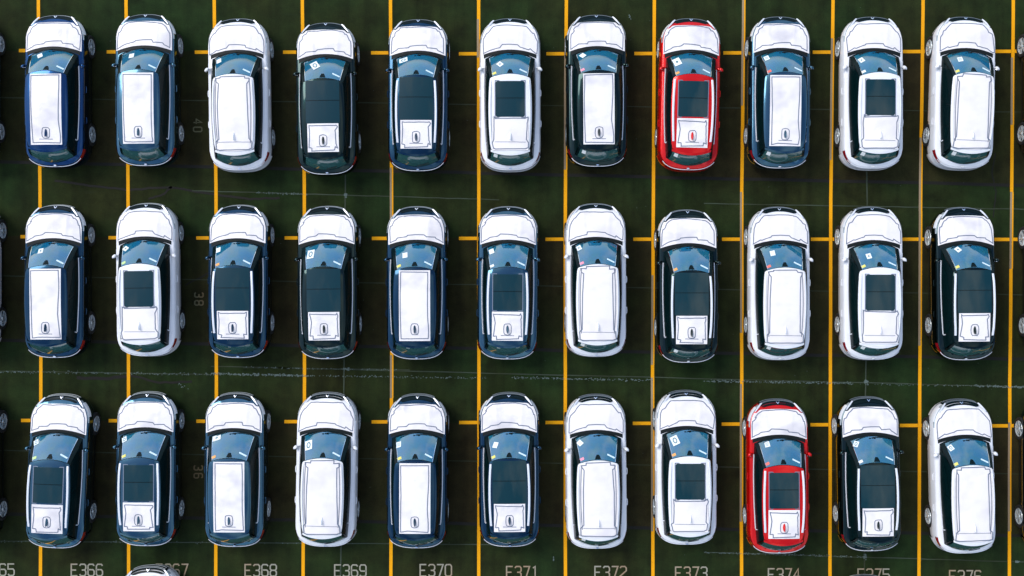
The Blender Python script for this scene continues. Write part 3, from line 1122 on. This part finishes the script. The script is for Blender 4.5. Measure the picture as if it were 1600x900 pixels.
def handle_mesh(s, y):
    bm = bmesh.new()
    z = 0.86
    pts = [(s * (side_x(z, y) + d), y + t, z) for t, d in ((-.10, .004), (-.085, .024), (0, .030), (.085, .024), (.10, .004))]
    tube(bm, pts, 0.013, 6)
    return finish(bm, 'door_handle', PAINT['white'])
def tyre_mesh():
    bm = bmesh.new()
    prof = [(0.245, -.085), (0.30, -.105), (0.335, -.10), (0.352, -.075), (0.355, 0), (0.352, .075), (0.335, .10), (0.30, .105), (0.245, .085)]
    n = 28
    rows = []
    for i in range(n):
        a = 2 * math.pi * i / n
        rows.append([bm.verts.new((h, r * math.cos(a), r * math.sin(a))) for r, h in prof])
    for i in range(n):
        a, b = rows[i], rows[(i + 1) % n]
        for k in range(len(prof) - 1):
            bm.faces.new((a[k], a[k + 1], b[k + 1], b[k]))
    return finish(bm, 'tyre', M['rubber'])
def rim_mesh():
    bm = bmesh.new()
    n = 30
    rows = []
    for i in range(n):
        a = 2 * math.pi * i / n
        rows.append([bm.verts.new((h, r * math.cos(a), r * math.sin(a))) for r, h in ((.250, .088), (.244, .098), (.234, .092), (.228, .0))])
    for i in range(n):
        a, b = rows[i], rows[(i + 1) % n]
        for k in range(3):
            f = bm.faces.new((a[k], a[k + 1], b[k + 1], b[k]))
    dish = [bm.verts.new((.005, .226 * math.cos(2 * math.pi * i / n), .225 * math.sin(2 * math.pi * i / n))) for i in range(n)]
    f = bm.faces.new(dish)
    f.material_index = 1
    for f in bm.faces: f.smooth = False
    for k in range(5):
        for da in (-0.19, 0.19):
            a = 2 * math.pi * k / 5 + da * 0.35
            a2 = 2 * math.pi * k / 5 + da
            c = [(0.045, a - .2, .078), (0.045, a + .2, .078), (.234, a2 + .05, .094), (.234, a2 - .05, .094)]
            top = [bm.verts.new((h, r * math.cos(q), r * math.sin(q))) for r, q, h in c]
            bot = [bm.verts.new((h - .03, r * math.cos(q), r * math.sin(q))) for r, q, h in c]
            bm.faces.new(top)
            for j in range(4):
                bm.faces.new((top[j], bot[j], bot[(j + 1) % 4], top[(j + 1) % 4]))
    r = bmesh.ops.create_cone(bm, cap_ends=True, segments=12, radius1=.05, radius2=.04, depth=.03)
    for v in r['verts']:
        x, y, z = v.co
        v.co = Vector((z + .082, x, y))
    me = finish(bm, 'rim', [M['alloy'], M['black_plastic']], smooth=False)
    return me
def dash_mesh():
    bm = bmesh.new()
    # cabin floor tub over the closed lower body, then the dashboard shelf
    def f(a, b):
        u = a * 2 - 1
        y = lerp(1.21 - 0.2 * u * u, -1.9, b)
        x = u * bez(.72, .78, .66, b)
        return (x, y, topz(x, y) + 0.012)
    grid_patch(bm, f, 12, 14)
    def g(a, b):
        u = a * 2 - 1
        y = lerp(1.11 - 0.18 * u * u, 0.62 - .1 * u * u, b)
        x = u * .69
        return (x, y, topz(x, y) + 0.03 + 0.055 * math.sin(math.pi * min(1, b * .8)) + (0.04 * math.exp(-((x + .36) / .16) ** 2) * smooth01((b - .5) * 3)))
    grid_patch(bm, g, 16, 6, (0, 0, -.06))
    return finish(bm, 'dashboard', M['trim_dark'])
def steering_mesh():
    bm = bmesh.new()
    pts = [(-.36 + .17 * math.cos(2 * math.pi * k / 14), .60 + .06 * math.sin(2 * math.pi * k / 14), 1.14 + .15 * math.sin(2 * math.pi * k / 14)) for k in range(15)]
    tube(bm, pts, .015, 5)
    return finish(bm, 'steering_wheel', M['black_plastic'])
def seat_mesh(s):
    bm = bmesh.new()
    rbox(bm, (s * .36, -.22, 1.18), (.46, .13, .40), .05)
    rbox(bm, (s * .36, -.27, 1.46), (.26, .10, .16), .04)
    return finish(bm, 'seat', M['black_plastic'])
def inner_mirror_mesh():
    bm = bmesh.new()
    p = GF(0, .86, -.03)
    rbox(bm, (p.x, p.y + .03, p.z - .02), (.21, .05, .06), .018)
    # sensor housing, stuck to the glass behind the mirror
    q = [GF(u, t, 0.007) for u, t in ((-.15, .955), (.15, .955), (.10, .86), (.05, .80), (-.05, .80), (-.10, .86))]
    top = [bm.verts.new(v) for v in q]
    bot = [bm.verts.new(v - Vector((0, .01, .02))) for v in q]
    bm.faces.new(top)
    for k in range(6):
        bm.faces.new((top[k], bot[k], bot[(k + 1) % 6], top[(k + 1) % 6]))
    return finish(bm, 'mirror_housing', M['black_gloss'])
def sheet_mesh(name, u0, t0, w, h, rot, mat, off=0.010, mark=None):
    """thin sheet lying on the windshield"""
    bm = bmesh.new()
    c = GF(u0, t0)
    e1 = (GF(u0 + .02, t0) - GF(u0 - .02, t0)).normalized()
    e2 = (GF(u0, t0 - .02) - GF(u0, t0 + .02)).normalized()
    nn = e1.cross(e2).normalized()
    if nn.z < 0: nn = -nn
    ca, sa = math.cos(rot), math.sin(rot)
    def P(a, b, o):
        x, y = a * ca - b * sa, a * sa + b * ca
        return c + e1 * x + e2 * y + nn * o
    def quad(pts, o, th, mi):
        top = [bm.verts.new(P(a, b, o)) for a, b in pts]
        bot = [bm.verts.new(P(a, b, o - th)) for a, b in pts]
        f = bm.faces.new(top); f.material_index = mi
        for k in range(len(pts)):
            f = bm.faces.new((top[k], bot[k], bot[(k + 1) % len(pts)], top[(k + 1) % len(pts)])); f.material_index = mi
    quad([(-w / 2, -h / 2), (w / 2, -h / 2), (w / 2, h / 2), (-w / 2, h / 2)], off, .003, 0)
    if mark == 'ring':
        for k in range(10):
            a0, a1 = 2 * math.pi * k / 10, 2 * math.pi * (k + .98) / 10
            quad([(w * .30 * math.cos(a0), h * .34 * math.sin(a0)), (w * .30 * math.cos(a1), h * .34 * math.sin(a1)),
                  (w * .17 * math.cos(a1), h * .22 * math.sin(a1)), (w * .17 * math.cos(a0), h * .22 * math.sin(a0))], off + .003, .002, 1)
    elif mark == 'dot':
        quad([(w * .18 * math.cos(6.283 * k / 8), h * .16 * math.sin(6.283 * k / 8)) for k in range(8)], off + .003, .002, 1)
    elif mark == 'lines':
        for k in range(3):
            y = h * (.25 - .22 * k)
            quad([(-w * .33, y - .006), (w * .3, y - .006), (w * .3, y + .006), (-w * .33, y + .006)], off + .003, .002, 1)
    return finish(bm, name, [mat, M['ink']], smooth=False)
def dash_mark_mesh(ua, ub, t):
    bm = bmesh.new()
    grid_patch(bm, lambda a, b: GF(lerp(ua, ub, a), lerp(t - .018, t + .018, b), 0.009), 2, 1, (0, 0, -.006))
    return finish(bm, 'dash_mark', M['black_gloss'], smooth=False)
def rear_mark_mesh():
    bm = bmesh.new()
    grid_patch(bm, lambda a, b: GR(lerp(-.80, -.62, a), lerp(.55, .80, b), 0.012), 2, 2)
    return finish(bm, 'window_sticker', M['stick_white'], smooth=False)
def rear_wiper_mesh():
    bm = bmesh.new()
    pts = [GR(lerp(.02, .50, i / 6), lerp(.17, .24, i / 6), .02) for i in range(7)]
    tube(bm, pts, .011, 5)
    return finish(bm, 'rear_wiper', M['rubber'])
def spoiler_mesh():
    bm = bmesh.new()
    def f(a, b):
        u = a * 2 - 1
        x = u * .585
        y = -1.76 - 0.12 * (1 - u * u) - .02 - b * .06
        return (x, y, roofz(x, -1.85) - .012 - .022 * b)
    grid_patch(bm, f, 12, 3, (0, 0, -.03))
    return finish(bm, 'spoiler', PAINT['white'])

M['rear_glass'] = plain('rear_glass', (0.030, 0.100, 0.095), 0.05, 0, 1.0, 1.0)

MESH = {}
def cached(key, fn):
    if key not in MESH:
        MESH[key] = fn()
    return MESH[key]
def part(parent, name, key, fn, paint_mat=None):
    me = cached(key, fn)
    o = bpy.data.objects.new(name, me)
    C.objects.link(o)
    o.parent = parent
    if paint_mat is not None:
        o.material_slots[0].link = 'OBJECT'
        o.material_slots[0].material = paint_mat
    return o

def make_car(x, y, rz, colour, roof, label, group, paper=None, sticker=None, marks=0, detail=True):
    """roof: plain, pano (full glass), pano_rail, sun (framed sunroof), sun_rail"""
    pm = PAINT[colour]
    seed = random.randrange(14)
    root = bpy.data.objects.new('parked_car', None)
    C.objects.link(root)
    root.empty_display_size = 0.3
    root.location = (x, y, 0.0)
    root.rotation_euler = (0, 0, rz)
    tag(root, label, 'car', group)
    white = colour == 'white'
    part(root, 'body', 'body', body_mesh, pm)
    part(root, 'cabin_frame', 'cabin', cabin_mesh)
    part(root, 'roof', 'roof', roof_mesh, pm)
    part(root, 'spoiler', 'spoiler', spoiler_mesh, pm)
    part(root, 'hood', 'hood', hood_mesh, pm)
    hf = part(root, 'hood_film', 'hoodfilm%d' % white, lambda: hood_film_mesh(white))
    part(hf, 'film_contour', 'hoodcontour%d_%d' % (white, seed), lambda: hood_contour_mesh(white, seed))
    part(root, 'cowl', 'cowl', cowl_mesh)
    ws = part(root, 'windshield', 'ws', windshield_mesh)
    for s in (-1, 1):
        part(ws, 'windshield_trim', 'wst%d' % s, lambda: ws_trim_mesh(s))
        part(root, 'wiper', 'wiper%d' % s, lambda: wiper_mesh(s))
        part(root, 'side_window', 'sw1%d' % s, lambda: side_window_mesh(s, .13, .42, .10, .55, .90))
        part(root, 'side_window', 'sw2%d' % s, lambda: side_window_mesh(s, .445, .70, .10, .90, .88))
        part(root, 'side_window', 'sw3%d' % s, lambda: side_window_mesh(s, .72, .85, .14, .86, .60))
        part(root, 'window_trim', 'trim%d' % s, lambda: belt_trim_mesh(s))
        hl = part(root, 'headlight', 'hl%d' % s, lambda: headlight_mesh(s))
        part(hl, 'lamp_reflector', 'lc%d' % s, lambda: lamp_core_mesh(s))
        part(root, 'headlight_trim', 'ls%d' % s, lambda: light_slash_mesh(s))
        part(root, 'tail_light', 'tl%d' % s, lambda: tail_mesh(s))
        mr = part(root, 'wing_mirror', 'mir%d' % s, lambda: mirror_mesh(s), pm)
        part(mr, 'mirror_glass', 'mirg%d' % s, lambda: mirror_glass_mesh(s))
        d = part(root, 'door', 'df%d' % s, lambda: door_mesh(s, .93, -.12, False), pm)
        part(d, 'door_handle', 'dfh%d' % s, lambda: handle_mesh(s, .02), pm)
        d = part(root, 'door', 'dr%d' % s, lambda: door_mesh(s, -.14, -1.06, True), pm)
        part(d, 'door_handle', 'drh%d' % s, lambda: handle_mesh(s, -.92), pm)
        for ay in (AX_F, AX_R):
            w = bpy.data.objects.new('wheel', None)
            C.objects.link(w)
            w.parent = root
            w.location = (s * .832, ay, WR)
            w.rotation_euler = (random.uniform(0, 6.28), 0, 0 if s > 0 else math.pi)
            part(w, 'tyre', 'tyre', tyre_mesh)
            part(w, 'rim', 'rim', rim_mesh)
    part(root, 'rear_window', 'rw', rear_window_mesh)
    part(root, 'rear_wiper', 'rwip', rear_wiper_mesh)
    gr = part(root, 'grille', 'grille', grille_mesh)
    for k in (4.2, 5.4, 6.6):
        part(gr, 'grille_bar', 'gb%.1f' % k, lambda: grille_bar_mesh(k))
    part(root, 'emblem', 'embf', lambda: emblem_mesh(True))
    part(root, 'emblem', 'embr', lambda: emblem_mesh(False))
    part(root, 'front_bumper', 'bump', bumper_mesh, pm)
    part(root, 'rear_bumper', 'rbump', rear_bumper_mesh, pm)
    part(root, 'tailgate_trim', 'rtrim', rear_trim_mesh)
    part(root, 'dashboard', 'dash', dash_mesh)
    part(root, 'steering_wheel', 'steer', steering_mesh)
    for s in (-1, 1):
        part(root, 'seat', 'seat%d' % s, lambda: seat_mesh(s))
    part(root, 'rear_view_mirror', 'imir', inner_mirror_mesh)
    part(root, 'antenna_fin', 'fin', fin_mesh, pm)
    # roof kinds
    if roof == 'plain':
        if white:
            rf = part(root, 'roof_film', 'rf_wfull', lambda: roof_film_mesh(0, 0, .43, -1.84, True))
            part(rf, 'film_contour', 'rs_wfull%d' % seed, lambda: roof_contour_mesh('white_full', seed))
            for s in (-1, 1):
                part(root, 'roof_ditch', 'ditch%d' % s, lambda: ditch_mesh(s))
        else:
            rf = part(root, 'roof_film', 'rf_full', lambda: roof_film_mesh(-.465, .465, .37, -1.74))
            part(rf, 'film_contour', 'rs_full%d' % seed, lambda: roof_contour_mesh('full', seed))
            part(rf, 'film_cutout', 'fr%d' % seed, lambda: fin_ring_mesh(seed))
    elif roof.startswith('pano'):
        g = part(root, 'roof_glass', 'pg', lambda: glass_roof_mesh(.505, .40, -.88, .05))
        part(g, 'pane_gap', 'pgb', lambda: roof_bar_mesh(.505, -.20))
        rf = part(root, 'roof_film', 'rf_rear', lambda: roof_film_mesh(-.465, .465, -.885, -1.73))
        part(rf, 'film_contour', 'rs_rear%d' % seed, lambda: roof_contour_mesh('rear', seed))
        part(rf, 'film_cutout', 'fr%d' % seed, lambda: fin_ring_mesh(seed))
    else:
        g = part(root, 'roof_glass', 'sg', lambda: glass_roof_mesh(.435, .25, -.82, .06))
        part(g, 'glass_gasket', 'sgg', lambda: glass_border_mesh(.45, .265, -.835))
        part(g, 'pane_gap', 'sgb', lambda: roof_bar_mesh(.435, -.26))
        if white:
            rf = part(root, 'roof_film', 'rf_wrear', lambda: roof_film_mesh(-.54, .54, -.855, -1.81))
            part(rf, 'film_contour', 'rs_wrear%d' % seed, lambda: roof_contour_mesh('white_rear', seed))
        else:
            rf = part(root, 'roof_film', 'rf_srear', lambda: roof_film_mesh(-.465, .465, -.865, -1.73))
            part(rf, 'film_contour', 'rs_rear%d' % seed, lambda: roof_contour_mesh('rear', seed))
            part(rf, 'film_cutout', 'fr%d' % seed, lambda: fin_ring_mesh(seed))
    wide = roof.endswith('rail')
    if wide or roof == 'sun' or white:
        for s in (-1, 1):
            rl = part(root, 'roof_rail', 'rail%d%d' % (s, wide), lambda: rail_mesh(s, wide), M['rail'] if wide else pm)
    # dashboard papers, laid on the outside of the glass, and windshield stickers
    if paper:
        u, t, rot, kind = paper
        size = {'small': (.15, .19), 'sheet': (.22, .32), 'wide': (.26, .19)}
        kk, mk = kind.split('-')
        w, h = size[kk]
        mk = None if mk == 'blank' else mk
        o = link('dashboard_paper', sheet_mesh('dashboard_paper', u, t, w, h, R(rot), M['paper'], mark=mk), root)
    if sticker:
        part(root, 'windshield_sticker', 'st_' + sticker, lambda: sheet_mesh('windshield_sticker', -.76, .865, .13, .085, R(8), M['stick_' + sticker]))
    for q in ((-.13, -.05, .15), (-.02, .02, .145), (.05, .14, .15)):
        part(ws, 'dash_mark', 'dm%s' % (q,), lambda: dash_mark_mesh(*q))
    part(root, 'visor_card', 'card', lambda: sheet_mesh('visor_card', .62, .80, .24, .05, R(-14), M['card'], 0.008))
    if marks:
        part(root, 'window_sticker', 'rmark', rear_mark_mesh)
    return root
# ------------------------------------------------------------------ the cars, row by row
# (colour, roof, front x, front y, rear x, rear y [px], paper, sticker, rear mark, look for the label)
ROWS = [
 [('blue', 'plain', 86.7, 25, 85, 261.7, (-.45, .30, 20, 'small-blank'), None, 0),
  ('slate', 'plain', 227.3, 23.5, 226.7, 260, (-.42, .36, 0, 'small-blank'), None, 0),
  ('white', 'plain', 371.3, 29, 373.5, 268, (-.70, .30, 5, 'small-blank'), None, 0),
  ('black', 'pano', 508.7, 35, 510.7, 275, (-.38, .42, 25, 'sheet-ring'), None, 0),
  ('navy', 'pano_rail', 653.3, 29.5, 652.7, 270, (-.58, .28, 2, 'wide-ring'), None, 0),
  ('white', 'sun', 796.7, 28, 797.5, 268.5, (-.45, .55, 35, 'small-dot'), 'yellow', 1),
  ('black', 'plain', 931.7, 23.5, 934, 262, (-.62, .25, 30, 'small-blank'), 'pink', 1),
  ('red', 'sun_rail', 1080, 27.5, 1075.5, 269, (-.66, .40, 10, 'sheet-dot'), 'orange', 1),
  ('slate', 'plain', 1219.3, 26, 1219, 265, (-.68, .28, 5, 'small-lines'), 'red', 1),
  ('white', 'sun', 1363.3, 24.5, 1365, 267, (-.66, .38, 15, 'small-dot'), 'white', 1),
  ('white', 'plain', 1509.3, 24.5, 1505, 267, (-.45, .42, 0, 'small-lines'), 'yellow', 1)],
 [('navy', 'plain', 86.7, 321.7, 84, 558, (-.38, .42, 0, 'small-dot'), None, 0),
  ('white', 'sun', 228.3, 317.3, 228.5, 557, (-.72, .30, 40, 'small-dot'), 'green', 0),
  ('navy', 'pano_rail', 373.3, 322, 371, 558, (-.75, .28, 0, 'small-blank'), 'orange', 0),
  ('black', 'pano', 511, 324, 511.7, 559.5, (-.62, .45, -8, 'sheet-ring'), None, 0),
  ('navy', 'plain', 650.7, 324, 650.7, 560.5, (-.45, .52, 0, 'small-blank'), 'yellow', 0),
  ('slate', 'sun_rail', 794.3, 324.5, 792.7, 560, (-.70, .30, 5, 'small-blank'), 'white', 0),
  ('white', 'plain', 931, 319, 932, 556.7, (-.75, .25, 10, 'small-dot'), 'pink', 1),
  ('black', 'pano_rail', 1074.3, 329, 1076, 566, None, 'orange', 1),
  ('white', 'plain', 1217.7, 324, 1219.5, 562, (-.45, .42, 0, 'small-blank'), 'red', 1),
  ('white', 'sun', 1362.7, 323, 1365, 562.5, (-.40, .55, 5, 'small-dot'), 'yellow', 1),
  ('black', 'pano_rail', 1505.7, 324, 1510.5, 563, (-.45, .25, 25, 'small-dot'), 'yellow', 0)],
 [('slate', 'sun_rail', 96.5, 613.5, 84, 860, (-.80, .30, 15, 'small-ring'), 'green', 0),
  ('slate', 'sun_rail', 230, 610.7, 226.5, 856, (-.80, .25, 10, 'small-ring'), 'yellow', 0),
  ('slate', 'plain', 367.3, 613.5, 365.5, 855.7, (-.66, .20, 0, 'wide-dot'), 'orange', 0),
  ('white', 'plain', 511.7, 611.7, 507, 857, (-.68, .48, 0, 'sheet-ring'), None, 0),
  ('navy', 'plain', 652.3, 616, 650.5, 857.5, (-.75, .38, -5, 'small-lines'), 'yellow', 0),
  ('navy', 'pano_rail', 795, 611.5, 796.7, 857.5, (-.60, .48, -25, 'small-blank'), 'yellow', 0),
  ('white', 'plain', 930.6, 614, 933.5, 861, (-.72, .30, 30, 'small-blank'), 'pink', 1),
  ('white', 'sun', 1072, 607.5, 1073.6, 855, (-.58, .40, 12, 'sheet-ring'), 'orange', 0),
  ('red', 'sun_rail', 1215, 621.8, 1218, 868, (-.55, .22, 0, 'small-lines'), 'red', 0),
  ('black', 'pano_rail', 1357, 617.5, 1363, 865, (-.70, .25, -35, 'small-ring'), 'white', 0),
  ('white', 'plain', 1502, 621.8, 1511, 868, (-.70, .30, 15, 'small-ring'), 'yellow', 0)],
]
COLWORD = {'blue': 'dark blue', 'slate': 'slate blue', 'white': 'white', 'black': 'black', 'navy': 'navy', 'red': 'red'}
ROOFWORD = {'plain': 'white roof film', 'pano': 'full glass roof', 'pano_rail': 'glass roof and silver rails', 'sun': 'framed sunroof', 'sun_rail': 'sunroof and silver rails'}
NTH = ['first', 'second', 'third', 'fourth', 'fifth', 'sixth', 'seventh', 'eighth', 'ninth', 'tenth', '']
ROWW = ['top row', 'middle row', 'bottom row']
GRP = 'SUVs parked nose up in rows of painted stalls'
ZF = (0.72, 0.62, 0.48)
ZR = (0.55, 0.80, 1.02)
for r, row in enumerate(ROWS):
    for c, (col, roof, fx, fy, rx, ry, paper, stick, mark) in enumerate(row):
        F = Vector((gx(fx, .84), gy(fy, ZF[r])))
        B = Vector((gx(rx, 1.02), gy(ry, ZR[r])))
        mid = (F + B) / 2
        rz = math.atan2(-(F.x - B.x), F.y - B.y)
        if col == 'red':
            lab = 'red SUV with %s and white protective film, in the %s' % (ROOFWORD[roof], ROWW[r])
        else:
            lab = '%s SUV with %s, %s in %s' % (COLWORD[col], ROOFWORD[roof], NTH[c] + ' whole car from left' if c < 10 else 'rightmost whole car', ROWW[r])
        make_car(mid.x, mid.y, rz, col, roof, lab, GRP, paper, stick, mark)
# cars cut by the frame
for (x, y, rz, col, roof, lab) in (
        (gx(-37), gy(144), 0, 'white', 'plain', 'pale SUV cut off by the left edge in the top row'),
        (gx(-34), gy(433), 0, 'white', 'plain', 'pale SUV cut off by the left edge in the middle row'),
        (gx(-33), gy(728), 0, 'black', 'pano', 'black SUV cut off by the left edge in the bottom row'),
        (gx(1634), gy(147), 0, 'black', 'pano', 'black SUV cut off by the right edge in the top row'),
        (gx(1636), gy(444), 0, 'black', 'plain', 'black SUV cut off by the right edge in the middle row'),
        (gx(1630), gy(739), 0, 'navy', 'plain', 'dark SUV cut off by the right edge in the bottom row'),
        (gx(236, .8), gy(882, .45) - 2.33, R(2), 'white', 'plain', 'white SUV nose rising from the bottom edge over bay number E367'),
        (gx(1357, .8), gy(897.5, .45) - 2.33, 0, 'white', 'plain', 'white bumper tip of a car at the bottom edge below bay number E375')):
    make_car(x, y, rz, col, roof, lab, GRP, None, None, 0)
